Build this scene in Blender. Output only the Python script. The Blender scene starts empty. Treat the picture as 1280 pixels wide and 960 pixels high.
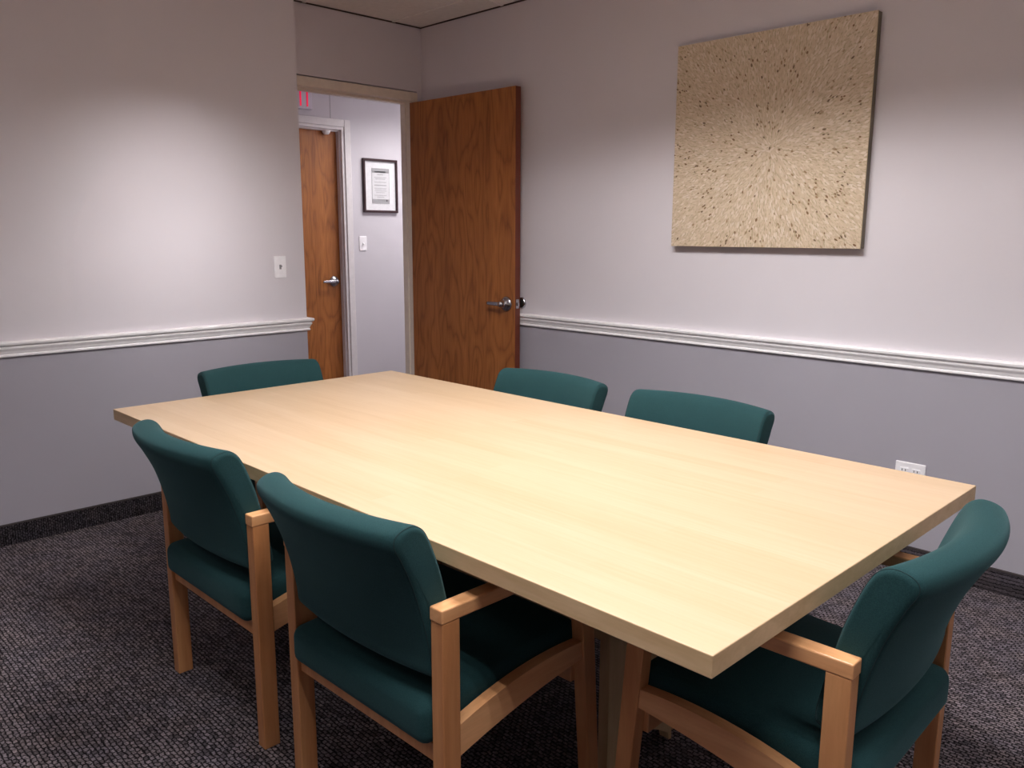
import bpy, bmesh, math, random
from mathutils import Vector, Matrix

random.seed(7)
S = bpy.context.scene
COL = S.collection
PI = math.pi

# ---------------------------------------------------------------- measures (metres)
XR = 2.419          # right wall
YB = 3.683          # wall with the doorway
YL = 3.410          # left wall
XL = 1.375          # outside corner of the left wall
H = 2.600           # ceiling
XW, YS = -3.10, -2.90   # walls behind the viewer
YH = 5.140          # far wall of the corridor
W, L, TZ, TH = 1.2045, 2.4174, 0.740, 0.0381   # table
RT, RB = 0.894, 0.825   # chair rail
BT = 0.095              # carpet base


# ---------------------------------------------------------------- materials
def srgb(r, g, b):
    f = lambda c: (c / 255) / 12.92 if c / 255 <= 0.04045 else ((c / 255 + 0.055) / 1.055) ** 2.4
    return (f(r), f(g), f(b), 1)


class NT:
    def __init__(s, name):
        s.m = bpy.data.materials.new(name)
        s.m.use_nodes = True
        s.t = s.m.node_tree
        s.b = s.t.nodes['Principled BSDF']

    def n(s, kind, **kw):
        x = s.t.nodes.new(kind)
        for k, v in kw.items():
            if k in x.inputs:
                x.inputs[k].default_value = v
            else:
                setattr(x, k, v)
        return x

    def l(s, a, b):
        s.t.links.new(a, b)

    def coords(s, scale=(1, 1, 1), rot=(0, 0, 0), out='Object'):
        tc = s.n('ShaderNodeTexCoord')
        mp = s.n('ShaderNodeMapping')
        mp.inputs['Scale'].default_value = scale
        mp.inputs['Rotation'].default_value = rot
        s.l(tc.outputs[out], mp.inputs['Vector'])
        return mp.outputs['Vector']

    def ramp(s, fac, stops, interp='LINEAR'):
        r = s.n('ShaderNodeValToRGB')
        r.color_ramp.interpolation = interp
        e = r.color_ramp.elements
        while len(e) < len(stops):
            e.new(0.5)
        for i, (p, c) in enumerate(stops):
            e[i].position = p
            e[i].color = c
        s.l(fac, r.inputs['Fac'])
        return r.outputs['Color']

    def mix(s, fac, a, b, mode='MIX'):
        x = s.n('ShaderNodeMix', data_type='RGBA', blend_type=mode)
        for sock, val in ((x.inputs[0], fac), (x.inputs[6], a), (x.inputs[7], b)):
            if isinstance(val, bpy.types.NodeSocket):
                s.l(val, sock)
            else:
                sock.default_value = val
        return x.outputs[2]

    def bump(s, h, strength=0.2, dist=0.002):
        b = s.n('ShaderNodeBump', Strength=strength, Distance=dist)
        s.l(h, b.inputs['Height'])
        s.l(b.outputs['Normal'], s.b.inputs['Normal'])

    def set(s, **kw):
        for k, v in kw.items():
            s.b.inputs[k.replace('_', ' ')].default_value = v
        return s


def plain(name, col, rough=0.5, metal=0.0, spec=0.5, coat=0.0):
    m = NT(name)
    n = m.n('ShaderNodeTexNoise', Scale=35.0, Detail=3.0)
    m.l(m.coords(), n.inputs['Vector'])
    c2 = tuple(min(1, x * 0.93) for x in col[:3]) + (1,)
    m.l(m.ramp(n.outputs['Fac'], [(0.3, c2), (0.7, col)]), m.b.inputs['Base Color'])
    m.set(Roughness=rough, Metallic=metal, Specular_IOR_Level=spec, Coat_Weight=coat)
    return m.m


def wall_paint(name, upper, lower, split):
    m = NT(name)
    tc = m.n('ShaderNodeTexCoord')
    sp = m.n('ShaderNodeSeparateXYZ')
    m.l(tc.outputs['Object'], sp.inputs[0])
    gt = m.n('ShaderNodeMath', operation='GREATER_THAN')
    m.l(sp.outputs['Z'], gt.inputs[0])
    gt.inputs[1].default_value = split
    c = m.mix(gt.outputs[0], lower, upper)
    n = m.n('ShaderNodeTexNoise', Scale=2.3, Detail=4.0)
    m.l(tc.outputs['Object'], n.inputs['Vector'])
    v = m.ramp(n.outputs['Fac'], [(0.3, (0.965, 0.965, 0.965, 1)), (0.7, (1, 1, 1, 1))])
    m.l(m.mix(1.0, c, v, 'MULTIPLY'), m.b.inputs['Base Color'])
    f = m.n('ShaderNodeTexNoise', Scale=260.0, Detail=3.0)
    m.l(tc.outputs['Object'], f.inputs['Vector'])
    m.bump(f.outputs['Fac'], 0.12, 0.001)
    m.set(Roughness=0.62, Specular_IOR_Level=0.3)
    return m.m


def carpet(name, dark, mid, light, sc=1.0, vertical=False):
    # woven loops: short bars laid in staggered rows
    m = NT(name)
    vec = m.coords(scale=(1, 1, 1), rot=(PI / 2, 0, PI / 2) if vertical else (0, 0, PI / 2))
    nz = m.n('ShaderNodeTexNoise', Scale=75.0 * sc, Detail=2.5)
    m.l(vec, nz.inputs['Vector'])
    add = m.n('ShaderNodeMixRGB', blend_type='ADD')
    add.inputs[0].default_value = 0.014
    m.l(vec, add.inputs[1])
    m.l(nz.outputs['Color'], add.inputs[2])
    br = m.n('ShaderNodeTexBrick')
    br.inputs['Scale'].default_value = 25.0 * sc
    br.inputs['Mortar Size'].default_value = 0.075
    br.inputs['Mortar Smooth'].default_value = 0.85
    br.inputs['Brick Width'].default_value = 0.47
    br.inputs['Row Height'].default_value = 0.31
    br.inputs['Color1'].default_value = (1, 1, 1, 1)
    br.inputs['Color2'].default_value = (0.4, 0.4, 0.4, 1)
    br.inputs['Mortar'].default_value = (0, 0, 0, 1)
    m.l(add.outputs[0], br.inputs['Vector'])
    fine = m.n('ShaderNodeTexNoise', Scale=190.0 * sc, Detail=3.0)
    m.l(vec, fine.inputs['Vector'])
    yarn = m.ramp(fine.outputs['Fac'], [(0.30, dark), (0.46, mid), (0.62, mid), (0.74, light)])
    n2 = m.n('ShaderNodeTexNoise', Scale=9.0, Detail=5.0)
    m.l(vec, n2.inputs['Vector'])
    tint = m.ramp(n2.outputs['Fac'], [(0.35, (0.84, 0.83, 0.90, 1)), (0.65, (1.0, 0.94, 0.92, 1))])
    c = m.mix(1.0, yarn, tint, 'MULTIPLY')
    lo = m.ramp(br.outputs['Color'], [(0.0, (0.04, 0.04, 0.045, 1)), (0.35, (0.35, 0.35, 0.35, 1)), (0.6, (0.85, 0.85, 0.85, 1)), (1.0, (1.25, 1.25, 1.25, 1))])
    m.l(m.mix(1.0, c, lo, 'MULTIPLY'), m.b.inputs['Base Color'])
    m.bump(br.outputs['Color'], 0.8, 0.004)
    m.set(Roughness=0.95, Specular_IOR_Level=0.15)
    return m.m


def oak(name, c1, c2, c3):
    # veneer: upright grain with cathedral arches, grain runs along object z
    m = NT(name)
    wz = m.n('ShaderNodeTexNoise', Scale=1.0, Detail=2.0)
    m.l(m.coords(scale=(5.5, 5.5, 1.1)), wz.inputs['Vector'])
    # contour lines of a stretched noise field read as cathedral figure
    ml = m.n('ShaderNodeMath', operation='MULTIPLY')
    m.l(wz.outputs['Fac'], ml.inputs[0])
    ml.inputs[1].default_value = 22.0
    fr = m.n('ShaderNodeMath', operation='PINGPONG')
    m.l(ml.outputs[0], fr.inputs[0])
    fr.inputs[1].default_value = 1.0
    base = m.ramp(fr.outputs[0], [(0.0, c1), (0.35, c2), (1.0, c3)])
    pore = m.n('ShaderNodeTexNoise', Scale=1.0, Detail=4.0)
    m.l(m.coords(scale=(150, 150, 6)), pore.inputs['Vector'])
    p = m.ramp(pore.outputs['Fac'], [(0.36, (0.66, 0.6, 0.54, 1)), (0.52, (1, 1, 1, 1))])
    c = m.mix(0.7, base, p, 'MULTIPLY')
    bn = m.n('ShaderNodeTexNoise', Scale=1.0, Detail=2.0)
    m.l(m.coords(scale=(7.5, 7.5, 0.05)), bn.inputs['Vector'])
    q = m.ramp(bn.outputs['Fac'], [(0.35, (0.84, 0.82, 0.8, 1)), (0.65, (1.0, 1.0, 1.0, 1))])
    m.l(m.mix(1.0, c, q, 'MULTIPLY'), m.b.inputs['Base Color'])
    m.bump(pore.outputs['Fac'], 0.05, 0.001)
    m.set(Roughness=0.38, Specular_IOR_Level=0.45)
    return m.m


def solid_wood(name, a, b, axis_scale, rough=0.4, streak=(0.35, 0.68)):
    m = NT(name)
    vec = m.coords(scale=axis_scale)
    n = m.n('ShaderNodeTexNoise', Scale=1.0, Detail=5.0, Distortion=0.6)
    m.l(vec, n.inputs['Vector'])
    c = m.ramp(n.outputs['Fac'], [(streak[0], a), (streak[1], b)])
    fine = m.n('ShaderNodeTexNoise', Scale=6.0, Detail=3.0)
    m.l(vec, fine.inputs['Vector'])
    f = m.ramp(fine.outputs['Fac'], [(0.3, (0.93, 0.92, 0.9, 1)), (0.6, (1, 1, 1, 1))])
    m.l(m.mix(1.0, c, f, 'MULTIPLY'), m.b.inputs['Base Color'])
    m.set(Roughness=rough, Specular_IOR_Level=0.45)
    return m.m


def laminate(name):
    # maple laminate: long low-contrast staves running the length of the top (object y)
    m = NT(name)
    va = m.coords(scale=(1, 1, 1), rot=(0, 0, PI / 2))
    br = m.n('ShaderNodeTexBrick', offset=0.37)
    br.inputs['Scale'].default_value = 1.0
    br.inputs['Brick Width'].default_value = 0.95
    br.inputs['Row Height'].default_value = 0.062
    br.inputs['Mortar Size'].default_value = 0.0
    br.inputs['Color1'].default_value = (0, 0, 0, 1)
    br.inputs['Color2'].default_value = (1, 1, 1, 1)
    m.l(va, br.inputs['Vector'])
    st = m.ramp(br.outputs['Color'], [(0.0, srgb(204, 178, 148)), (1.0, srgb(199, 172, 140))])
    n = m.n('ShaderNodeTexNoise', Scale=1.0, Detail=5.0, Distortion=0.5)
    m.l(m.coords(scale=(16, 1.1, 8)), n.inputs['Vector'])
    g = m.ramp(n.outputs['Fac'], [(0.33, (0.955, 0.935, 0.90, 1)), (0.62, (1.0, 1.0, 1.0, 1))])
    c = m.mix(1.0, st, g, 'MULTIPLY')
    n2 = m.n('ShaderNodeTexNoise', Scale=1.0, Detail=4.0)
    m.l(m.coords(scale=(120, 5, 60)), n2.inputs['Vector'])
    g2 = m.ramp(n2.outputs['Fac'], [(0.35, (0.965, 0.95, 0.93, 1)), (0.6, (1, 1, 1, 1))])
    m.l(m.mix(1.0, c, g2, 'MULTIPLY'), m.b.inputs['Base Color'])
    m.set(Roughness=0.42, Specular_IOR_Level=0.4)
    return m.m


def fabric(name, a, b):
    m = NT(name)
    vec = m.coords(scale=(1, 1, 1))
    n = m.n('ShaderNodeTexNoise', Scale=520.0, Detail=2.0)
    m.l(vec, n.inputs['Vector'])
    n2 = m.n('ShaderNodeTexNoise', Scale=9.0, Detail=3.0)
    m.l(vec, n2.inputs['Vector'])
    c = m.ramp(n.outputs['Fac'], [(0.3, a), (0.7, b)])
    v = m.ramp(n2.outputs['Fac'], [(0.3, (0.92, 0.92, 0.92, 1)), (0.7, (1, 1, 1, 1))])
    m.l(m.mix(1.0, c, v, 'MULTIPLY'), m.b.inputs['Base Color'])
    m.bump(n.outputs['Fac'], 0.3, 0.0008)
    m.set(Roughness=0.9, Specular_IOR_Level=0.2, Sheen_Weight=0.25, Sheen_Roughness=0.45)
    m.b.inputs['Sheen Tint'].default_value = srgb(130, 175, 180)
    return m.m


M = {}
M['wall'] = wall_paint('two_tone_wall_paint', srgb(223, 218, 223), srgb(171, 168, 177), 0.86)
M['hallwall'] = wall_paint('corridor_wall_paint', srgb(208, 204, 210), srgb(208, 204, 210), -1)
M['white'] = plain('white_trim_paint', srgb(252, 250, 251), 0.4)
M['cream'] = plain('cream_door_frame_paint', srgb(240, 228, 212), 0.42)
M['hallcasing'] = plain('off_white_casing_paint', srgb(228, 223, 224), 0.42)
M['ceiling'] = plain('ceiling_tile_face', srgb(240, 234, 230), 0.9, spec=0.1)
M['angle'] = plain('wall_angle_shadow_line', srgb(70, 52, 48), 0.7)  # wall angle, its dark brown holds the shadow line under the ceiling
M['carpet'] = carpet('charcoal_loop_carpet', srgb(56, 52, 56), srgb(126, 118, 122), srgb(196, 187, 190))
M['base'] = carpet('carpet_base_strip', srgb(40, 38, 42), srgb(76, 71, 75), srgb(112, 106, 110), 1.3, True)
M['binding'] = plain('base_binding', srgb(62, 55, 55), 0.8)
M['door'] = oak('oak_door_veneer', srgb(150, 90, 40), srgb(172, 106, 50), srgb(180, 113, 56))
M['dooredge'] = plain('dark_red_door_edge', srgb(112, 50, 30), 0.45)
M['table'] = laminate('maple_table_laminate')
M['tableedge'] = solid_wood('maple_table_edge', srgb(196, 166, 126), srgb(212, 184, 146), (14, 3, 30), 0.45)
M['base_wood'] = solid_wood('maple_table_base', srgb(190, 164, 122), srgb(206, 180, 138), (30, 30, 2.2), 0.45)
M['chairwood'] = solid_wood('beech_chair_wood', srgb(186, 126, 80), srgb(202, 146, 98), (30, 30, 2.5), 0.35)
M['armwood_lit'] = solid_wood('beech_arm_wood_lit', srgb(208, 150, 102), srgb(224, 170, 122), (3, 30, 30), 0.33)  # same beech kept lighter, direct light on the arms put into the colour
M['fabric'] = fabric('teal_green_upholstery', srgb(22, 53, 56), srgb(33, 66, 68))
M['seam'] = plain('dark_green_seam', srgb(14, 40, 42), 0.9)
M['chrome'] = plain('satin_chrome', srgb(190, 190, 196), 0.2, metal=1.0)
M['plate'] = plain('white_plastic_plate', srgb(253, 251, 254), 0.35)
M['slot'] = plain('dark_socket_slot', srgb(30, 28, 28), 0.6)
M['toggle'] = plain('grey_toggle', srgb(150, 148, 152), 0.4)
M['frame'] = plain('dark_cherry_frame', srgb(52, 26, 30), 0.35)
M['mat'] = plain('white_picture_mat', srgb(240, 240, 242), 0.8)
M['paper'] = plain('certificate_paper', srgb(226, 226, 228), 0.8)
M['ink'] = plain('pale_grey_print', srgb(172, 172, 174), 0.8)
M['seal'] = plain('dark_seal', srgb(60, 60, 62), 0.8)
M['panelback'] = plain('olive_panel_side', srgb(120, 112, 96), 0.7)
M['louver'] = plain('satin_louver_blades', srgb(176, 174, 172), 0.6, metal=0.0)
M['housing'] = plain('white_light_housing', srgb(235, 235, 235), 0.5)
M['signbody'] = plain('white_sign_housing', srgb(214, 208, 220), 0.4)
M['grout'] = plain('beige_mosaic_ground', srgb(196, 178, 146), 0.7)

m = NT('red_exit_letters')
m.set(Roughness=0.4)
m.b.inputs['Base Color'].default_value = srgb(200, 20, 60)
m.b.inputs['Emission Color'].default_value = srgb(255, 20, 80)
m.b.inputs['Emission Strength'].default_value = 0.55
M['exit'] = m.m

m = NT('shell_chip_mosaic')
at = m.n('ShaderNodeAttribute', attribute_name='chip')
m.b.inputs['Coat Weight'].default_value = 0.2
m.b.inputs['Coat Roughness'].default_value = 0.25
m.l(at.outputs['Color'], m.b.inputs['Base Color'])
m.set(Roughness=0.38, Specular_IOR_Level=0.5)
M['chips'] = m.m

m = NT('picture_glass')
tr = m.n('ShaderNodeBsdfTransparent')
gl = m.n('ShaderNodeBsdfGlossy')
gl.inputs['Roughness'].default_value = 0.05
ms = m.n('ShaderNodeMixShader')
ms.inputs[0].default_value = 0.05
m.l(tr.outputs[0], ms.inputs[1])
m.l(gl.outputs[0], ms.inputs[2])
m.l(ms.outputs[0], m.t.nodes['Material Output'].inputs['Surface'])
M['glass'] = m.m


# ---------------------------------------------------------------- mesh helpers
def link(name, bm, mat, parent=None, smooth=False):
    me = bpy.data.meshes.new(name)
    bm.normal_update()
    bm.to_mesh(me)
    bm.free()
    for x in (mat if isinstance(mat, (list, tuple)) else [mat]):
        me.materials.append(x)
    if smooth:
        for p in me.polygons:
            p.use_smooth = True
    o = bpy.data.objects.new(name, me)
    COL.objects.link(o)
    if parent:
        o.parent = parent
    return o


def thing(name, label, cat, loc=(0, 0, 0), rz=0.0, group=None, kind=None):
    o = bpy.data.objects.new(name, None)
    o.empty_display_size = 0.1
    COL.objects.link(o)
    o.location = loc
    o.rotation_euler = (0, 0, rz)
    if label:
        o['label'] = label
    if cat:
        o['category'] = cat
    if group:
        o['group'] = group
    if kind:
        o['kind'] = kind
    return o


def struct(name, bm, mat, smooth=False):
    o = link(name, bm, mat, None, smooth)
    o['kind'] = 'structure'
    return o


def box(bm, x0, x1, y0, y1, z0, z1, bev=0.0, seg=2, mi=0):
    r = bmesh.ops.create_cube(bm, size=1.0)
    vs = r['verts']
    for v in vs:
        v.co = Vector(((x0 + x1) / 2 + v.co.x * (x1 - x0), (y0 + y1) / 2 + v.co.y * (y1 - y0),
                       (z0 + z1) / 2 + v.co.z * (z1 - z0)))
    fs = {f for v in vs for f in v.link_faces}
    for f in fs:
        f.material_index = mi
    if bev:
        es = list({e for v in vs for e in v.link_edges})
        bmesh.ops.bevel(bm, geom=es, offset=bev, segments=seg, profile=0.5, affect='EDGES')
    return bm


def hexa(bm, pts, bev=0.0, seg=2):
    """eight corners: bottom four then top four, both counter-clockwise"""
    vs = [bm.verts.new(p) for p in pts]
    fs = [bm.faces.new([vs[i] for i in q]) for q in
          ((3, 2, 1, 0), (4, 5, 6, 7), (0, 1, 5, 4), (1, 2, 6, 5), (2, 3, 7, 6), (3, 0, 4, 7))]
    if bev:
        es = list({e for f in fs for e in f.edges})
        bmesh.ops.bevel(bm, geom=es, offset=bev, segments=seg, profile=0.5, affect='EDGES')
    return bm


def mkbox(*a, **k):
    return box(bmesh.new(), *a, **k)


def loft(bm, rings, closed=True, cap=True):
    vr = [[bm.verts.new(p) for p in r] for r in rings]
    n = len(vr[0])
    for a, b in zip(vr, vr[1:]):
        for i in range(n if closed else n - 1):
            j = (i + 1) % n
            bm.faces.new((a[i], a[j], b[j], b[i]))
    if cap:
        bm.faces.new(list(reversed(vr[0])))
        bm.faces.new(vr[-1])
    bmesh.ops.recalc_face_normals(bm, faces=bm.faces)
    return bm


def lathe(bm, prof, n=32, mat=Matrix()):
    """profile of (radius, height) about local z"""
    rings = []
    for r, h in prof:
        rings.append([mat @ Vector((r * math.cos(2 * PI * i / n), r * math.sin(2 * PI * i / n), h)) for i in range(n)])
    return loft(bm, rings)


def tube(bm, pts, rad, n=8, closed=False):
    rings = []
    N = len(pts)
    for i, p in enumerate(pts):
        p = Vector(p)
        a = Vector(pts[(i - 1) % N] if closed or i > 0 else pts[0])
        b = Vector(pts[(i + 1) % N] if closed or i < N - 1 else pts[-1])
        d = (b - a).normalized()
        up = Vector((0, 1, 0)) if abs(d.y) < 0.9 else Vector((1, 0, 0))
        u = d.cross(up).normalized()
        v = d.cross(u).normalized()
        rings.append([p + (u * math.cos(2 * PI * k / n) + v * math.sin(2 * PI * k / n)) * rad for k in range(n)])
    if closed:
        rings.append(rings[0])
        return loft(bm, rings, cap=False)
    return loft(bm, rings)


def sweep(bm, prof, path):
    """prof: closed list of (out, z); path: 2-D polyline, 'out' is to the right of travel, mitred"""
    rings = []
    P = [Vector(p) for p in path]
    for i, p in enumerate(P):
        d0 = (P[i] - P[i - 1]).normalized() if i else (P[1] - P[0]).normalized()
        d1 = (P[i + 1] - P[i]).normalized() if i < len(P) - 1 else d0
        n0, n1 = Vector((d0.y, -d0.x)), Vector((d1.y, -d1.x))
        n = (n0 + n1) / (1 + n0.dot(n1))
        rings.append([Vector((p.x + n.x * o, p.y + n.y * o, z)) for o, z in prof])
    return loft(bm, rings)


def crom(pts, n, closed=True):
    out = []
    N = len(pts)
    for i in range(N if closed else N - 1):
        p0, p1, p2, p3 = [Vector(pts[(i + k) % N] if closed else pts[max(0, min(N - 1, i + k))]) for k in (-1, 0, 1, 2)]
        for k in range(n):
            t = k / n
            out.append(0.5 * ((2 * p1) + (-p0 + p2) * t + (2 * p0 - 5 * p1 + 4 * p2 - p3) * t * t +
                              (-p0 + 3 * p1 - 3 * p2 + p3) * t ** 3))
    if not closed:
        out.append(Vector(pts[-1]))
    return out


# ================================================================ THE ROOM
struct('floor', mkbox(XW - 0.2, 4.7, YS - 0.2, YH + 0.2, -0.06, 0.0), M['carpet'])

# walls of the meeting room
struct('wall_left', mkbox(XW - 0.14, XL, YL, YB + 0.105, 0, H + 0.2), M['wall'])
struct('wall_right', mkbox(XR, XR + 0.13, YS - 0.14, YB + 0.105, 0, H + 0.2), M['wall'])
DX0, DX1, DZ = 1.405, 2.331, 2.160      # doorway opening
b = bmesh.new()
box(b, XL, XR, YB, YB + 0.105, DZ + 0.06, H + 0.2)
box(b, XL, DX0 - 0.05, YB, YB + 0.105, 0, DZ + 0.06)
box(b, DX1 + 0.05, XR, YB, YB + 0.105, 0, DZ + 0.06)
struct('wall_back', b, M['wall'])
struct('wall_front', mkbox(XW - 0.14, XR, YS - 0.14, YS, 0, H + 0.2), M['wall'])
struct('wall_side', mkbox(XW - 0.14, XW, YS, YL, 0, H + 0.2), M['wall'])
# corridor
struct('wall_corridor_end', mkbox(4.5, 4.6, YB - 0.3, YH, 0, 2.75), M['hallwall'])
struct('wall_corridor_start', mkbox(0.7, 0.8, YB + 0.105, YH, 0, 2.75), M['hallwall'])
struct('wall_corridor_near', mkbox(XR + 0.13, 4.6, YB - 0.3, YB + 0.105, 0, 2.75), M['hallwall'])
D2X0, D2X1, D2Z = 1.86, 2.775, 2.142
b = bmesh.new()
box(b, 0.7, D2X0 - 0.02, YH, YH + 0.13, 0, 2.75)
box(b, D2X1 + 0.02, 4.6, YH, YH + 0.13, 0, 2.75)
box(b, D2X0 - 0.02, D2X1 + 0.02, YH, YH + 0.13, D2Z + 0.02, 2.75)
struct('wall_corridor_far', b, M['hallwall'])

# ---- ceiling tiles on a 0.61 x 1.22 grid, the light fittings take up whole tiles
gx0, gy0 = 2.208, 2.950
xs = [XW] + [gx0 - 0.61 * k for k in range(8, -1, -1)] + [XR]
ys = [YS] + [gy0 - 1.22 * k for k in range(4, -1, -1)] + [YB]
lights = [(0.378, 0.51), (-0.842, -0.71), (0.378, -1.93), (-2.062, 0.51)]   # lower-left corners of the fittings, last two added for fill
b = bmesh.new()
g = 0.0035
for i in range(len(xs) - 1):
    for j in range(len(ys) - 1):
        x0, x1, y0, y1 = xs[i], xs[i + 1], ys[j], ys[j + 1]
        if x1 - x0 < 0.02 or y1 - y0 < 0.02:
            continue
        if any(abs(x0 - a) < 0.05 and abs(y0 - c) < 0.05 for a, c in lights):
            continue
        e = [0.011] * 4
        if i == 0: e[0] = 0
        if i == len(xs) - 2: e[1] = 0
        if j == 0: e[2] = 0
        if j == len(ys) - 2: e[3] = 0
        box(b, x0 + e[0], x1 - e[1], y0 + e[2], y1 - e[3], H + 0.004, H + 0.02, bev=0.0012, seg=1)
for x in xs[1:-1]:
    box(b, x - 0.0105, x + 0.0105, YS, YB, H - 0.0005, H + 0.02)
for y in ys[1:-1]:
    box(b, XW, XR, y - 0.0105, y + 0.0105, H - 0.0003, H + 0.019)
ceiling = struct('ceiling', b, M['ceiling'])
b = bmesh.new()
sweep(b, [(0, H - 0.004), (0.004, H - 0.004), (0.004, H + 0.0035), (0, H + 0.0035)],
      [(XR, YS), (XR, YB), (XL, YB)][::-1])
struct('trim_1', b, M['angle'])
struct('ceiling_corridor', mkbox(0.7, 4.6, YB + 0.105, YH + 0.13, 2.62, 2.68), M['ceiling'])
struct('ceiling_plenum', mkbox(XW - 0.14, XR + 0.13, YS - 0.14, YB + 0.105, H + 0.2, H + 0.22), M['ceiling'])


# ---- recessed louvre fittings
def fitting(x0, y0, z, power, label, cat='ceiling light', w=0.61, l=1.22, nx=3, ny=8, depth=0.049, group='recessed louvre lights'):
    t = thing('ceiling_light', label, cat, (x0 + w / 2, y0 + l / 2, z), 0, group)
    hw, hl = w / 2 - 0.013, l / 2 - 0.013
    bm = bmesh.new()
    for a in (-1, 1):
        box(bm, a * hw - 0.002, a * hw + 0.002, -hl, hl, 0, depth + 0.05)
        box(bm, -hw, hw, a * hl - 0.002, a * hl + 0.002, 0, depth + 0.05)
    box(bm, -hw, hw, -hl, hl, depth + 0.05, depth + 0.055)
    link('housing', bm, M['housing'], t)
    bm = bmesh.new()
    ft = 0.012
    for k in range(1, nx):
        x = -hw + 2 * hw * k / nx
        box(bm, x - 0.003, x + 0.003, -hl, hl, 0.001, depth)
    for k in range(1, ny):
        y = -hl + 2 * hl * k / ny
        box(bm, -hw, hw, y - 0.003, y + 0.003, 0.001, depth)
    link('louvre', bm, M['louver'], t)
    for k in range(nx):
        # one slim tube lamp in the middle of each run of cells
        ld = bpy.data.lights.new('lamp', 'AREA')
        ld.shape = 'RECTANGLE'
        ld.size, ld.size_y = 0.03, 2 * hl - 0.03
        ld.energy = power / nx
        ld.color = (1.0, 0.965, 0.965)
        lo = bpy.data.objects.new('tube_lamp', ld)
        COL.objects.link(lo)
        lo.location = (-hw + 2 * hw * (k + 0.5) / nx, 0, depth + 0.004)
        lo.parent = t
    return t


POW = 72
WASH = 1.3
main_fit = fitting(*lights[0], H, POW * 0.97, 'recessed louvre ceiling light above the table')
fitting(*lights[1], H, POW * 0.66, 'recessed louvre ceiling light above the open floor behind the green armchairs')
fitting(*lights[2], H, POW * 0.3, 'added fill light in a louvre fitting past the near end of the table')  # unseen fitting added for more bounce light
fitting(*lights[3], H, POW * 0.1, 'added weak fill light in a louvre fitting over the open carpet left of the table')  # faint unseen fitting, added to lift the ambient level
# area lamp added under the table fitting to make the left wall's bright patch
ld = bpy.data.lights.new('wash', 'AREA')
ld.shape = 'RECTANGLE'
ld.size, ld.size_y = 0.5, 0.05
ld.spread = math.radians(38)
ld.energy = WASH
ld.color = (1.0, 0.96, 0.97)
lo = bpy.data.objects.new('added_wall_wash', ld)
COL.objects.link(lo)
lo.parent = main_fit
lo.location = (0, 0.59, -0.03)
lo.rotation_euler = (math.radians(90 - 37), 0, 0)
# corridor fitting hangs flush with the corridor ceiling
fitting(3.0, YB + 0.45, 2.47, 41, 'shallow louvre ceiling light in the corridor', w=1.1, l=0.5, nx=4, ny=3, depth=0.06)

# ---- chair rail
rail = [(0, RB), (0.010, RB), (0.013, RB + 0.004), (0.012, RB + 0.010), (0.008, RB + 0.013), (0.011, RB + 0.016),
        (0.014, RB + 0.026), (0.020, RB + 0.036), (0.021, RB + 0.042), (0.016, RB + 0.045), (0.024, RB + 0.049),
        (0.029, RB + 0.054), (0.030, RB + 0.062), (0.027, RB + 0.067), (0.020, RB + 0.069), (0, RB + 0.069)]
b = bmesh.new()
sweep(b, rail, [(XW, YS), (XW, YL), (XL, YL), (XL, YB)])
struct('trim_2', b, M['white'])
b = bmesh.new()
sweep(b, rail, [(XR, YB), (XR, YS), (XW, YS)])
struct('trim_3', b, M['white'])
# ---- carpet base with a bound upper edge
bs = [(0, 0), (0.008, 0), (0.008, BT - 0.004), (0, BT - 0.004)]
bd = [(0, BT - 0.006), (0.010, BT - 0.006), (0.010, BT), (0, BT)]
for nm, path in (('left', [(XW, YS), (XW, YL), (XL, YL), (XL, YB)]), ('right', [(XR, YB), (XR, YS), (XW, YS)])):
    b = bmesh.new()
    sweep(b, bs, path)
    o = struct('baseboard_' + nm, b, M['base'])
    b = bmesh.new()
    sweep(b, bd, path)
    link('binding', b, M['binding'], o)
b = bmesh.new()
sweep(b, [(0, 0), (0.01, 0), (0.01, 0.1), (0, 0.1)], [(D2X1 + 0.08, YH), (4.5, YH)])
struct('baseboard_corridor', b, M['base'])


# ---- door frame of the meeting room (pressed steel, painted cream)
def frame_mesh(x0, x1, ztop, yf, depth, face, lip, stop_y):
    bm = bmesh.new()
    for s, x in ((-1, x0), (1, x1)):
        a, c = sorted((x, x + s * face))
        box(bm, a, c, yf - lip, yf + depth + lip, 0, ztop + face, bev=0.002, seg=1)
        a, c = sorted((x - s * 0.008, x + s * 0.002))
        box(bm, a, c, stop_y, yf + depth + lip - 0.012, 0, ztop, bev=0.0015, seg=1)
    box(bm, x0 - 0.001, x1 + 0.001, yf - lip, yf + depth + lip, ztop, ztop + face, bev=0.002, seg=1)
    box(bm, x0, x1, stop_y, yf + depth + lip - 0.012, ztop - 0.014, ztop + 0.002, bev=0.0015, seg=1)
    return bm


struct('trim_4', frame_mesh(DX0, DX1, DZ, YB, 0.105, 0.052, 0.004, YB + 0.05), M['cream'])
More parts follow.
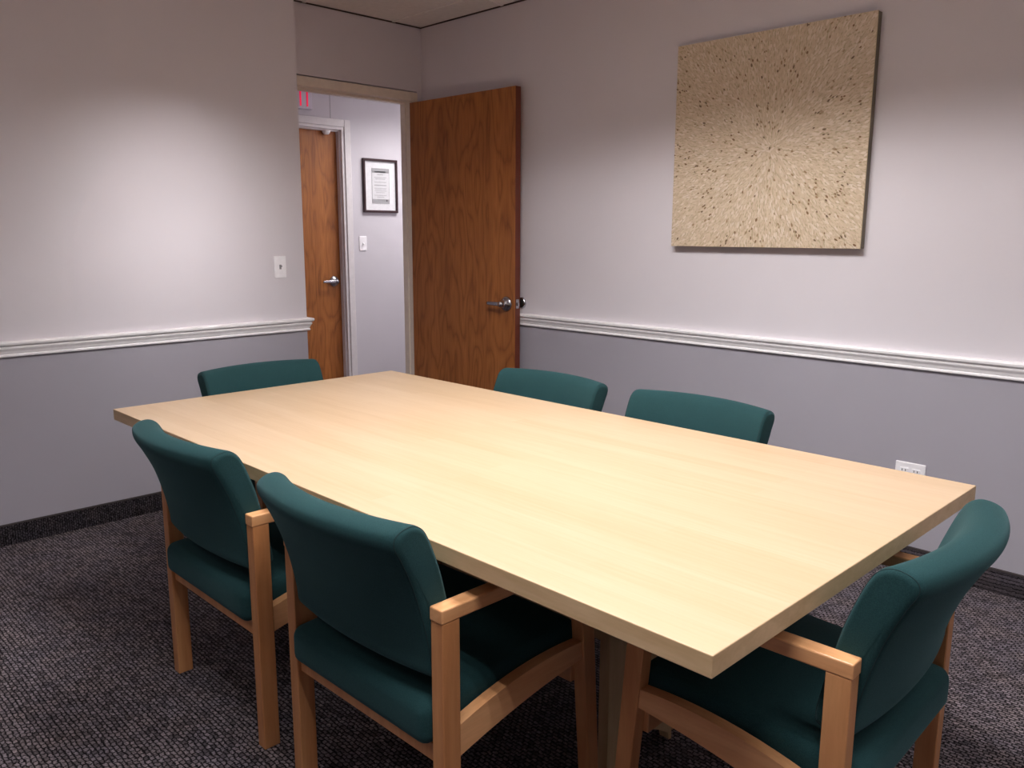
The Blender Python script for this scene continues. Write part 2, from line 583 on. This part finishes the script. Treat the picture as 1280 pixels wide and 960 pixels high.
# corridor door frame: face trim, then a stepped jamb
b = bmesh.new()
f = 0.055
for s, x in ((-1, D2X0), (1, D2X1)):
    a, c = sorted((x + s * 0.022, x + s * (0.022 + f)))
    box(b, a, c, YH - 0.016, YH + 0.002, 0, D2Z + 0.022 + f, bev=0.002, seg=1)
    a, c = sorted((x, x + s * 0.024))
    box(b, a, c, YH - 0.006, YH + 0.13, 0, D2Z + 0.022)
    a, c = sorted((x - s * 0.012, x))
    box(b, a, c, YH + 0.02, YH + 0.058, 0, D2Z)
box(b, D2X0 - 0.022, D2X1 + 0.022, YH - 0.016, YH + 0.002, D2Z + 0.022, D2Z + 0.022 + f, bev=0.002, seg=1)
box(b, D2X0, D2X1, YH - 0.006, YH + 0.13, D2Z, D2Z + 0.022)
box(b, D2X0, D2X1, YH + 0.02, YH + 0.058, D2Z - 0.012, D2Z)
struct('trim_5', b, M['hallcasing'])
# wall-covering joint above the corridor door
struct('trim_6', mkbox(2.680, 2.685, YH - 0.0015, YH + 0.001, D2Z + 0.08, 2.62), M['toggle'])


# ---- lever handles: built about local origin, +x out of the door face, lever along +y
def lever(parent, name, loc, out, along, full=True, proj=0.055):
    O, Y = Vector(out), Vector(along)
    Z = O.cross(Y)
    mt = Matrix.Translation(loc) @ Matrix((Y, Z, O)).transposed().to_4x4()
    bm = bmesh.new()
    k = proj / 0.055
    lathe(bm, [(0.0002, 0), (0.043, 0), (0.0435, 0.004 * k), (0.040, 0.011 * k), (0.028, 0.017 * k), (0.018, 0.022 * k),
               (0.0135, 0.03 * k), (0.0135, 0.05 * k), (0.0155, 0.053 * k), (0.0155, 0.058 * k), (0.0002, 0.060 * k)], 32, mt)
    h = link(name, bm, M['chrome'], parent, True)
    if full:
        bm = bmesh.new()
        rings = []
        for t in range(13):
            s = t / 12
            y = 0.004 + 0.118 * s
            hh = 0.0125 - 0.003 * s if s < 0.95 else 0.0070
            th = 0.0065 - 0.002 * s
            off = 0.050 - 0.010 * math.sin(s * PI * 0.5) * s
            ring = []
            for q in range(14):
                a = 2 * PI * q / 14
                ca, sa = math.cos(a), math.sin(a)
                ring.append(mt @ Vector((y, hh * math.copysign(abs(sa) ** 0.6, sa), off + th * math.copysign(abs(ca) ** 0.6, ca))))
            rings.append(ring)
        loft(bm, rings)
        link('lever', bm, M['chrome'], h, True)
    return h


# ---- door_1: the open oak door, resting close to the right wall
hx, hy = 2.318, 3.679
ex, ey = 2.343, 2.7695
dv = Vector((ex - hx, ey - hy, 0)).normalized()
ang = math.atan2(dv.y, dv.x)
d1 = thing('door_1', 'oak veneer door standing open beside the right wall', None, (hx, hy, 0), ang, kind='structure')
# local x runs from hinge to free edge; local +y points to the wall (back face), local -y to the room
dw = math.hypot(ex - hx, ey - hy)
b = bmesh.new()
box(b, 0, dw, 0, 0.044, 0.012, 2.146, bev=0.0015, seg=1)
slab = link('door_panel', b, [M['door'], M['dooredge']], d1)
for p in slab.data.polygons:
    if p.normal.x > 0.9 or p.normal.z > 0.9 or p.normal.x < -0.9:
        p.material_index = 1
lever(d1, 'handle', (dw - 0.066, 0.0, 0.950), (0, -1, 0), (-1, 0, 0))
lever(d1, 'handle', (dw - 0.066, 0.044, 0.950), (0, 1, 0), (-1, 0, 0), full=False, proj=0.020)
b = mkbox(dw - 0.001, dw + 0.0012, 0.010, 0.034, 0.925, 0.978, bev=0.0006, seg=1)
lp = link('latch_plate', b, M['chrome'], d1)
lp['label'] = 'satin metal latch plate'
b = mkbox(dw, dw + 0.011, 0.015, 0.029, 0.940, 0.960, bev=0.003, seg=2)
link('latch_bolt', b, M['chrome'], lp)
for z in (0.25, 1.08, 1.92):
    b = bmesh.new()
    lathe(b, [(0.0002, -0.055), (0.006, -0.055), (0.006, 0.055), (0.0002, 0.055)], 16, Matrix.Translation((-0.002, 0.047, z)))
    link('hinge', b, M['chrome'], d1, True)

# round bumper on the wall where the open door's handle meets it
t = thing('door_stop', 'small round chrome-rimmed bumper on the right wall beside the open door\'s edge', 'door stop', (XR, 2.786, 0.955))
mt = Matrix.Rotation(-PI / 2, 4, 'Y')
b = bmesh.new()
lathe(b, [(0.0002, -0.001), (0.033, -0.001), (0.033, 0.004), (0.029, 0.011), (0.024, 0.013), (0.022, 0.010), (0.0002, 0.009)], 32, mt)
link('rim', b, M['chrome'], t, True)
b = bmesh.new()
lathe(b, [(0.0002, 0.008), (0.022, 0.008), (0.0215, 0.0125), (0.014, 0.0105), (0.0002, 0.0095)], 32, mt)
link('rubber_pad', b, M['slot'], t, True)

# ---- door_2: shut oak door across the corridor
d2 = thing('door_2', 'shut oak door across the corridor', None, (D2X0, YH + 0.060, 0), 0, kind='structure')
link('door_panel', mkbox(0.003, D2X1 - D2X0 - 0.003, 0, 0.044, 0.01, D2Z - 0.003, bev=0.001, seg=1), M['door'], d2)
lever(d2, 'handle', (D2X1 - D2X0 - 0.075, 0.0, 0.965), (0, -1, 0), (-1, 0, 0))
b = bmesh.new()
lathe(b, [(0.0002, -0.03), (0.018, -0.028), (0.028, -0.016), (0.034, 0.0), (0.0002, 0.0)], 20,
      Matrix.Translation((0.80, -0.03, D2Z - 0.012)))
st = link('closer_bracket', b, M['white'], d2, True)

# ================================================================ WALL THINGS
# switch by the door (left wall)
t = thing('light_switch', 'white single toggle switch on the left wall beside the doorway', 'light switch', (1.2265, YL, 1.173), 0,
          'white toggle light switches')
link('cover_plate', mkbox(-0.035, 0.035, -0.006, 0.0005, -0.0575, 0.0575, bev=0.004, seg=3), M['plate'], t)
b = bmesh.new()
box(b, -0.0055, 0.0055, -0.0075, -0.003, -0.012, 0.012)
hexa(b, [(-0.0045, -0.018, 0.002), (0.0045, -0.018, 0.002), (0.0045, -0.005, -0.004), (-0.0045, -0.005, -0.004),
         (-0.0045, -0.018, 0.008), (0.0045, -0.018, 0.008), (0.0045, -0.005, 0.006), (-0.0045, -0.005, 0.006)])
link('toggle', b, M['toggle'], t)
for z in (-0.03, 0.03):
    b = bmesh.new()
    lathe(b, [(0.0002, 0), (0.0035, 0), (0.003, 0.001), (0.0002, 0.001)], 12,
          Matrix.Translation((0, -0.006, z)) @ Matrix.Rotation(PI / 2, 4, 'X'))
    link('screw', b, M['plate'], t)
# corridor switch
t2 = thing('light_switch', 'small white switch in the corridor below the framed certificate', 'light switch', (2.949, YH, 1.2655), 0,
           'white toggle light switches')
link('cover_plate', mkbox(-0.036, 0.036, -0.006, 0.0005, -0.0590, 0.0590, bev=0.004, seg=3), M['plate'], t2)
b = bmesh.new()
box(b, -0.006, 0.006, -0.0075, -0.003, -0.012, 0.012)
hexa(b, [(-0.005, -0.020, -0.008), (0.005, -0.020, -0.008), (0.005, -0.005, -0.006), (-0.005, -0.005, -0.006),
         (-0.005, -0.020, -0.002), (0.005, -0.020, -0.002), (0.005, -0.005, 0.004), (-0.005, -0.005, 0.004)])
link('toggle', b, M['plate'], t2)

# outlet on right wall behind the table corner (local: +y along wall, -x to room)
t = thing('wall_outlet', 'white two-gang power outlet low on the right wall behind the table corner', 'outlet', (XR, 0.5715, 0.387), 0)
link('cover_plate', mkbox(-0.006, 0.0005, -0.0585, 0.0585, -0.0575, 0.0575, bev=0.004, seg=3), M['plate'], t)
for y in (-0.023, 0.023):
    b = bmesh.new()
    for z in (-0.02, 0.02):
        box(b, -0.009, -0.004, y - 0.0165, y + 0.0165, z - 0.0145, z + 0.0145, bev=0.003, seg=2)
    r = link('receptacle', b, M['plate'], t)
    b = bmesh.new()
    for z in (-0.02, 0.02):
        for dy in (-0.0065, 0.0065):
            b = bmesh.new()
            box(b, -0.0095, -0.006, y + dy - 0.0014, y + dy + 0.0014, z, z + 0.009)
            link('slot', b, M['slot'], r)
        b = bmesh.new()
        box(b, -0.0095, -0.006, y - 0.0025, y + 0.0025, z - 0.010, z - 0.005)
        link('ground_slot', b, M['slot'], r)

# framed certificate in the corridor
fx0, fx1, fz0, fz1 = 2.961, 3.301, 1.514, 1.942
cx, cz = (fx0 + fx1) / 2, (fz0 + fz1) / 2
t = thing('framed_certificate', 'dark-framed certificate with white mat on the corridor wall', 'picture', (cx, YH, cz))
hw, hh = (fx1 - fx0) / 2, (fz1 - fz0) / 2
b = bmesh.new()
fr = 0.019
box(b, -hw, hw, -0.022, 0, hh - fr, hh, bev=0.002, seg=1)
box(b, -hw, hw, -0.022, 0, -hh, -hh + fr, bev=0.002, seg=1)
box(b, -hw, -hw + fr, -0.022, 0, -hh + fr - 0.001, hh - fr + 0.001, bev=0.002, seg=1)
box(b, hw - fr, hw, -0.022, 0, -hh + fr - 0.001, hh - fr + 0.001, bev=0.002, seg=1)
link('frame', b, M['frame'], t)
link('mat', mkbox(-hw + 0.015, hw - 0.015, -0.008, -0.002, -hh + 0.015, hh - 0.015), M['mat'], t)
pg = link('certificate', mkbox(-0.085, 0.092, -0.0095, -0.0075, -0.142, 0.142), M['paper'], t)
b = bmesh.new()
for (x0, x1, z0, z1) in ((-0.083, 0.090, 0.105, 0.140), (-0.083, 0.090, -0.140, -0.105), (-0.083, -0.080, -0.14, 0.14), (0.087, 0.090, -0.14, 0.14)):
    box(b, x0, x1, -0.0105, -0.009, z0, z1)
rr = random.Random(4)
for k, (z, w_, h_) in enumerate(((0.112, 0.11, 0.012), (0.09, 0.06, 0.005), (0.068, 0.12, 0.004), (0.056, 0.10, 0.004), (0.030, 0.12, 0.004), (0.006, 0.12, 0.007),
                                 (-0.018, 0.12, 0.003), (-0.028, 0.11, 0.003), (-0.040, 0.12, 0.003), (-0.052, 0.09, 0.003), (-0.075, 0.12, 0.003), (-0.088, 0.07, 0.003), (-0.112, 0.06, 0.003))):
    box(b, -w_ / 2, w_ / 2, -0.0105, -0.009, z - h_ / 2, z + h_ / 2)
link('printed_text', b, M['ink'], pg)
b = bmesh.new()
lathe(b, [(0.0002, 0), (0.008, 0), (0.008, 0.001), (0.0002, 0.001)], 16, Matrix.Translation((0.062, -0.0095, -0.116)) @ Matrix.Rotation(PI / 2, 4, 'X'))
link('seal', b, M['seal'], pg)
link('glass', mkbox(-hw + 0.016, hw - 0.016, -0.0165, -0.0150, -hh + 0.016, hh - 0.016), M['glass'], t)

# exit sign above the corridor door
sx0, sx1, sz0, sz1 = 2.185, 2.500, 2.262, 2.452
t = thing('exit_sign', 'lit EXIT sign with red letters above the corridor door', 'exit sign', ((sx0 + sx1) / 2, YH, (sz0 + sz1) / 2))
link('sign_body', mkbox(-0.1575, 0.1575, -0.045, 0.0, -0.095, 0.095, bev=0.006, seg=2), M['signbody'], t)
b = bmesh.new()
yb0, yb1 = -0.0475, -0.044
z0, z1 = -0.076, 0.066
s_ = 0.0125


def bar(x0, x1, a, c):
    box(b, x0, x1, yb0, yb1, a, c)


bar(-0.125, -0.125 + s_, z0, z1)
for z in (z0, (z0 + z1) / 2 - s_ / 2, z1 - s_):
    bar(-0.125, -0.073, z, z + s_)
for s in (1, -1):
    xa, xb = (-0.052, 0.000) if s > 0 else (0.000, -0.052)
    h = s_ * 0.62
    p = [(xa - h, z0), (xa + h, z0), (xb + h, z1), (xb - h, z1)]
    lo_ = [Vector((x, yb1, z)) for x, z in p]
    hi_ = [Vector((x, yb0, z)) for x, z in p]
    if s < 0:
        lo_ = [v + Vector((0, 0.0003, 0)) for v in lo_]
    vs = [b.verts.new(v) for v in lo_ + hi_]
    for q in ((0, 1, 2, 3), (7, 6, 5, 4), (0, 4, 5, 1), (1, 5, 6, 2), (2, 6, 7, 3), (3, 7, 4, 0)):
        b.faces.new([vs[i] for i in q])
bmesh.ops.recalc_face_normals(b, faces=b.faces)
xi = 2.400 - (sx0 + sx1) / 2
xt = 2.457 - (sx0 + sx1) / 2
bar(xi - s_ / 2, xi + s_ / 2, z0, z1)
bar(xt - s_ / 2, xt + s_ / 2, z0, z1)
bar(xt - 0.024, xt + 0.024, z1 - s_, z1)
link('letters', b, M['exit'], t)

# ---- mosaic panel on the right wall
py0, py1, pz0, pz1 = 0.8285, 1.7424, 1.2931, 2.202
pyc, pzc = (py0 + py1) / 2, (pz0 + pz1) / 2
t = thing('mosaic_wall_art', 'square beige shell-chip mosaic panel on the right wall', 'wall art', (XR, pyc, pzc))
pw, ph = (py1 - py0) / 2, (pz1 - pz0) / 2
link('backing_panel', mkbox(-0.036, -0.001, -pw + 0.001, pw - 0.001, -ph + 0.001, ph - 0.001, bev=0.001, seg=1), M['panelback'], t)
b = bmesh.new()
box(b, -0.0385, -0.034, -pw, pw, -ph, ph, bev=0.001, seg=1)
gl_ = link('mosaic_ground', b, M['grout'], t)
b = bmesh.new()
colr = b.loops.layers.float_color.new('chip')
rr = random.Random(11)
ccy, ccz = -0.035, -0.035     # where the pattern radiates from
pal = [srgb(214, 194, 166), srgb(218, 199, 172), srgb(209, 188, 160), srgb(222, 204, 180), srgb(215, 194, 168)]
pale = srgb(227, 210, 191)
brown = [srgb(138, 106, 74), srgb(162, 132, 98), srgb(122, 98, 74), srgb(176, 148, 116)]
step = 0.0095
n_ = int(2 * pw / step)
clu = [(rr.uniform(-pw, pw), rr.uniform(-ph, ph)) for _ in range(60)]
for i in range(n_):
    for j in range(n_):
        y = -pw + (i + rr.uniform(0.1, 0.9)) * step
        z = -ph + (j + rr.uniform(0.1, 0.9)) * step
        dy, dz = y - ccy, z - ccz
        r = math.hypot(dy, dz)
        a = math.atan2(dz, dy) + rr.gauss(0, 0.22) + (rr.uniform(-1, 1) if r < 0.03 else 0)
        ln, wd = rr.uniform(0.007, 0.0125), rr.uniform(0.003, 0.005)
        u = rr.random()
        nearc = min((y - p) ** 2 + (z - q) ** 2 for p, q in clu) < 0.0009
        if u < (0.13 if nearc else 0.022):
            c = rr.choice(brown)
            q_ = rr.uniform(0.4, 0.95)
            ln *= 0.6 * q_ + 0.15
            wd *= 0.5 + 0.5 * q_
            lift = 0.0014
        elif u < 0.12:
            c = pale
            lift = 0.001
        else:
            c = rr.choice(pal)
            lift = rr.uniform(0, 0.0004)
        k = rr.uniform(0.98, 1.02)
        c = (c[0] * k, c[1] * k, c[2] * k, 1)
        ca, sa = math.cos(a), math.sin(a)
        t1, t2_ = rr.gauss(0, 0.022), rr.gauss(0, 0.03)
        vs = []
        for q in range(6):
            an = PI / 6 + q * PI / 3
            p, s = ln * math.cos(an) * 1.1, wd * math.sin(an)
            yy = max(-pw + 0.0005, min(pw - 0.0005, y + p * ca - s * sa))
            zz = max(-ph + 0.0005, min(ph - 0.0005, z + p * sa + s * ca))
            vs.append(b.verts.new((-0.0395 - lift - p * t1 - s * t2_, yy, zz)))
        fc = b.faces.new(vs[::-1])
        for lp_ in fc.loops:
            lp_[colr] = c
bmesh.ops.recalc_face_normals(b, faces=b.faces)
for fc in b.faces:
    fc.normal_update()
    if fc.normal.x > 0:
        fc.normal_flip()
link('shell_chips', b, M['chips'], t)

# ================================================================ TABLE
t = thing('conference_table', 'long rectangular light maple conference table in the middle of the room', 'table', (0, 0, 0))
b = bmesh.new()
box(b, 0, W, 0, L, TZ - TH, TZ, bev=0.0018, seg=2)
top = link('tabletop', b, [M['table'], M['tableedge']], t)
for p in top.data.polygons:
    if abs(p.normal.z) < 0.5:
        p.material_index = 1


def trestle(y0, y1):
    # upright panel that spreads to two feet, with a low arch between them
    pts = [(0.466, 0.0), (0.50, 0.0), (0.515, 0.05), (0.535, 0.085), (0.576, 0.098), (0.62, 0.085), (0.68, 0.054), (0.728, 0.024),
           (0.735, 0.0), (0.745, 0.0), (0.745, TZ - TH - 0.03), (0.466, TZ - TH - 0.03)]
    bm = bmesh.new()
    A = [bm.verts.new((x, y0, z)) for x, z in pts]
    B = [bm.verts.new((x, y1, z)) for x, z in pts]
    n = len(pts)
    for i in range(n):
        j = (i + 1) % n
        bm.faces.new((A[i], A[j], B[j], B[i]))
    bm.faces.new(A[::-1])
    bm.faces.new(B)
    bmesh.ops.recalc_face_normals(bm, faces=bm.faces)
    return bm


for y0 in (0.555, 1.832):
    link('trestle', trestle(y0, y0 + 0.030), M['base_wood'], t)
    link('cleat', mkbox(0.20, 1.0, y0 - 0.03, y0 + 0.06, TZ - TH - 0.030, TZ - TH, bev=0.003, seg=1), M['base_wood'], t)
link('stretcher', mkbox(0.588, 0.613, 0.584, 1.833, 0.295, 0.42, bev=0.002, seg=1), M['base_wood'], t)

# ================================================================ CHAIRS
# local frame: +x is where the sitter faces, x = 0 the rear face of the rear posts, y lateral, half width 0.2875
HWD = 0.2875
PT = 0.035      # post thickness across
AZ = 0.650      # arm height


def pad_mesh():
    prof = crom([(0.006, 0.494), (0.000, 0.530), (-0.008, 0.574), (-0.021, 0.630), (-0.041, 0.695), (-0.067, 0.757),
                 (-0.083, 0.790), (-0.083, 0.812), (-0.066, 0.826), (-0.038, 0.830), (-0.014, 0.817), (0.003, 0.788),
                 (0.021, 0.740), (0.037, 0.690), (0.051, 0.630), (0.063, 0.570), (0.072, 0.515), (0.066, 0.494), (0.036, 0.487)], 4)
    prof = [Vector((p.x, p.y if p.y < 0.6 else 0.6 + (p.y - 0.6) * 0.957)) for p in prof]
    n = len(prof)
    nor = []
    for i in range(n):
        d = (prof[(i + 1) % n] - prof[i - 1]).normalized()
        nor.append(Vector((-d.y, d.x)))
    c = sum(prof, Vector((0, 0))) / n
    if sum(nor[i].dot(prof[i] - c) for i in range(n)) < 0:
        nor = [-v for v in nor]
    hw = HWD - PT - 0.001
    R = 0.014
    secs = []
    for k in range(6):
        a = (PI / 2) * k / 5
        secs.append((-hw + R * (1 - math.sin(a)) * 0.75, R * (1 - math.cos(PI / 2 - a)) if False else R * (1 - math.sin(a))))
    # ring list from the end cap inward: y and inset
    ring_def = []
    for k in range(6):
        a = (PI / 2) * k / 5
        ring_def.append((-hw + R * (1 - math.cos(a)), R * (1 - math.sin(a))))
    for k in range(1, 24):
        ring_def.append((-hw + R + (2 * hw - 2 * R) * k / 24, 0.0))
    for k in range(5, -1, -1):
        a = (PI / 2) * k / 5
        ring_def.append((hw - R * (1 - math.cos(a)), R * (1 - math.sin(a))))
    rings = []
    for y, ins in ring_def:
        q = 1 - (y / hw) ** 2
        ring = []
        for p, nn in zip(prof, nor):
            f = min(1.0, max(0.0, (p.y - 0.49) / 0.33))
            sag = 0.052 * q * (0.45 + 0.55 * f)
            x = p.x - nn.x * ins - sag + 0.004
            z = p.y - nn.y * ins + 0.004 * q * f
            yy = y * (1 + 0.014 * min(1, max(0, (p.y - 0.67) / 0.06)))
            ring.append(Vector((x, yy, z)))
        rings.append(ring)
    bm = bmesh.new()
    loft(bm, rings, cap=False)
    for ring in (rings[0], rings[-1]):
        # gently domed end panel
        s = -1 if ring is rings[0] else 1
        bm.verts.ensure_lookup_table()
        vs = list(bm.verts)[:n] if s < 0 else list(bm.verts)[-n:]
        bm.faces.new(vs if s > 0 else vs[::-1])
    bmesh.ops.recalc_face_normals(bm, faces=bm.faces)
    seams = []
    for idx in (3, len(rings) - 4):
        seams.append([r.copy() for r in rings[idx]])
    return bm, seams


def seat_mesh():
    hw = HWD - PT - 0.002
    x0, x1 = -0.018, 0.452
    nx, ny = 22, 20
    R = 0.026
    bm = box(bmesh.new(), x0, x1, -hw, hw, 0.0, 0.092, bev=R, seg=5)
    bmesh.ops.subdivide_edges(bm, edges=[e for e in bm.edges if e.calc_length() > 0.15], cuts=9, use_grid_fill=True)
    for v in bm.verts:
        u = (v.co.x - x0) / (x1 - x0)
        w = abs(v.co.y) / hw
        base = 0.345 + 0.030 * u
        dome = 0.014 * (1 - w * w) * (1 - (2 * u - 1) ** 2) * (v.co.z / 0.092)
        v.co.z += base + dome
    return bm


def make_chair(label, loc, rz):
    t = thing('armchair', label, 'chair', loc, rz, 'armchairs round the table')
    pb, seams = pad_mesh()
    back = link('backrest', pb, M['fabric'], t, True)
    for s in seams:
        bm = bmesh.new()
        tube(bm, s, 0.0008, 6, closed=True)
        link('seam', bm, M['seam'], back, True)
    seat = link('seat', seat_mesh(), M['fabric'], t, True)
    for s in (-1, 1):
        a, c = sorted((s * (HWD - PT), s * HWD))
        # rear post
        link('leg', mkbox(0, 0.045, a, c, 0, AZ - 0.0285, bev=0.0025, seg=2), M['chairwood'], t)
        # front leg leans back as it rises
        bm = bmesh.new()
        hexa(bm, [(0.460, a, 0), (0.495, a, 0), (0.495, c, 0), (0.460, c, 0),
                  (0.405, a, AZ - 0.0285), (0.449, a, AZ - 0.0285), (0.449, c, AZ - 0.0285), (0.405, c, AZ - 0.0285)], bev=0.0025)
        link('leg', bm, M['chairwood'], t)
        link('armrest', mkbox(-0.002, 0.462, a - 0.001, c + 0.001, AZ - 0.029, AZ, bev=0.003, seg=2), M['armwood_lit'], t)
        # arched side rail
        bm = bmesh.new()
        a2, c2 = sorted((s * (HWD - PT + 0.003), s * (HWD - 0.005)))
        rings = []
        for k in range(13):
            u = k / 12
            x = 0.040 + (0.437 - 0.040) * u
            zt = 0.388 + 0.040 * u + 0.020 * 4 * u * (1 - u)
            zb = 0.320 + 0.068 * u + 0.010 * 4 * u * (1 - u)
            rings.append([Vector((x, a2, zb)), Vector((x, c2, zb)), Vector((x, c2, zt)), Vector((x, a2, zt))])
        loft(bm, rings)
        link('side_rail', bm, M['armwood_lit'], t)
    hw = HWD - PT
    link('rear_rail', mkbox(0.010, 0.034, -hw - 0.002, hw + 0.002, 0.308, 0.349, bev=0.002, seg=1), M['chairwood'], t)
    link('front_rail', mkbox(0.418, 0.440, -hw - 0.002, hw + 0.002, 0.318, 0.374, bev=0.002, seg=1), M['chairwood'], t)
    return t


def dup(root, label, loc, rz):
    r = root.copy()
    COL.objects.link(r)
    r.location = loc
    r.rotation_euler = (0, 0, rz)
    r['label'] = label
    for ch in list(root.children):
        c = ch.copy()
        COL.objects.link(c)
        c.parent = r
        for gch in list(ch.children):
            d = gch.copy()
            COL.objects.link(d)
            d.parent = c
    return r


spots = [
    ('green armchair in the foreground, nearer one of the two along the table\'s left side', (-0.075, 0.824, 0), 0.012),
    ('green armchair seen from behind, farther one of the two along the table\'s left side', (-0.072, 1.565, 0), 0.0),
    ('green armchair tucked under the near short end of the table, on the right', (0.576, -0.084, 0), PI / 2 + 0.026),
    ('green armchair at the far short end of the table in front of the left wall', (0.610, 2.452, 0), -PI / 2),
    ('green armchair between the table and the open oak door', (1.240, 1.512, 0), PI),
    ('green armchair along the right wall below the mosaic panel', (1.249, 0.862, 0), PI),
]
proto = make_chair(*spots[0])
for s in spots[1:]:
    dup(proto, *s)

# ================================================================ WORLD, CAMERA, VIEW
w = bpy.data.worlds.new('World')
S.world = w
w.use_nodes = True
w.node_tree.nodes['Background'].inputs['Color'].default_value = (0.5, 0.5, 0.5, 1)
w.node_tree.nodes['Background'].inputs['Strength'].default_value = 0.02

cd = bpy.data.cameras.new('camera')
cam = bpy.data.objects.new('camera', cd)
COL.objects.link(cam)
F = Vector((0.69193085, 0.69928444, -0.1795354)).normalized()
Rv = Vector((0.71119526, -0.70298881, 0.00283401)).normalized()
Rv = (Rv - F * Rv.dot(F)).normalized()
U = Rv.cross(F)
cam.matrix_world = Matrix((Rv, U, -F)).transposed().to_4x4()
cam.location = (-1.0067, -0.5945, 1.3536)
cd.sensor_width = 36
cd.lens = 1035.3466 * 36 / 1280
cd.clip_start = 0.05
S.camera = cam

S.cycles.max_bounces = 20
S.cycles.diffuse_bounces = 14
S.cycles.glossy_bounces = 6
S.view_settings.view_transform = 'Standard'
S.view_settings.look = 'None'
S.view_settings.gamma = 1
S.view_settings.use_curve_mapping = False
S.view_settings.exposure = 0.04
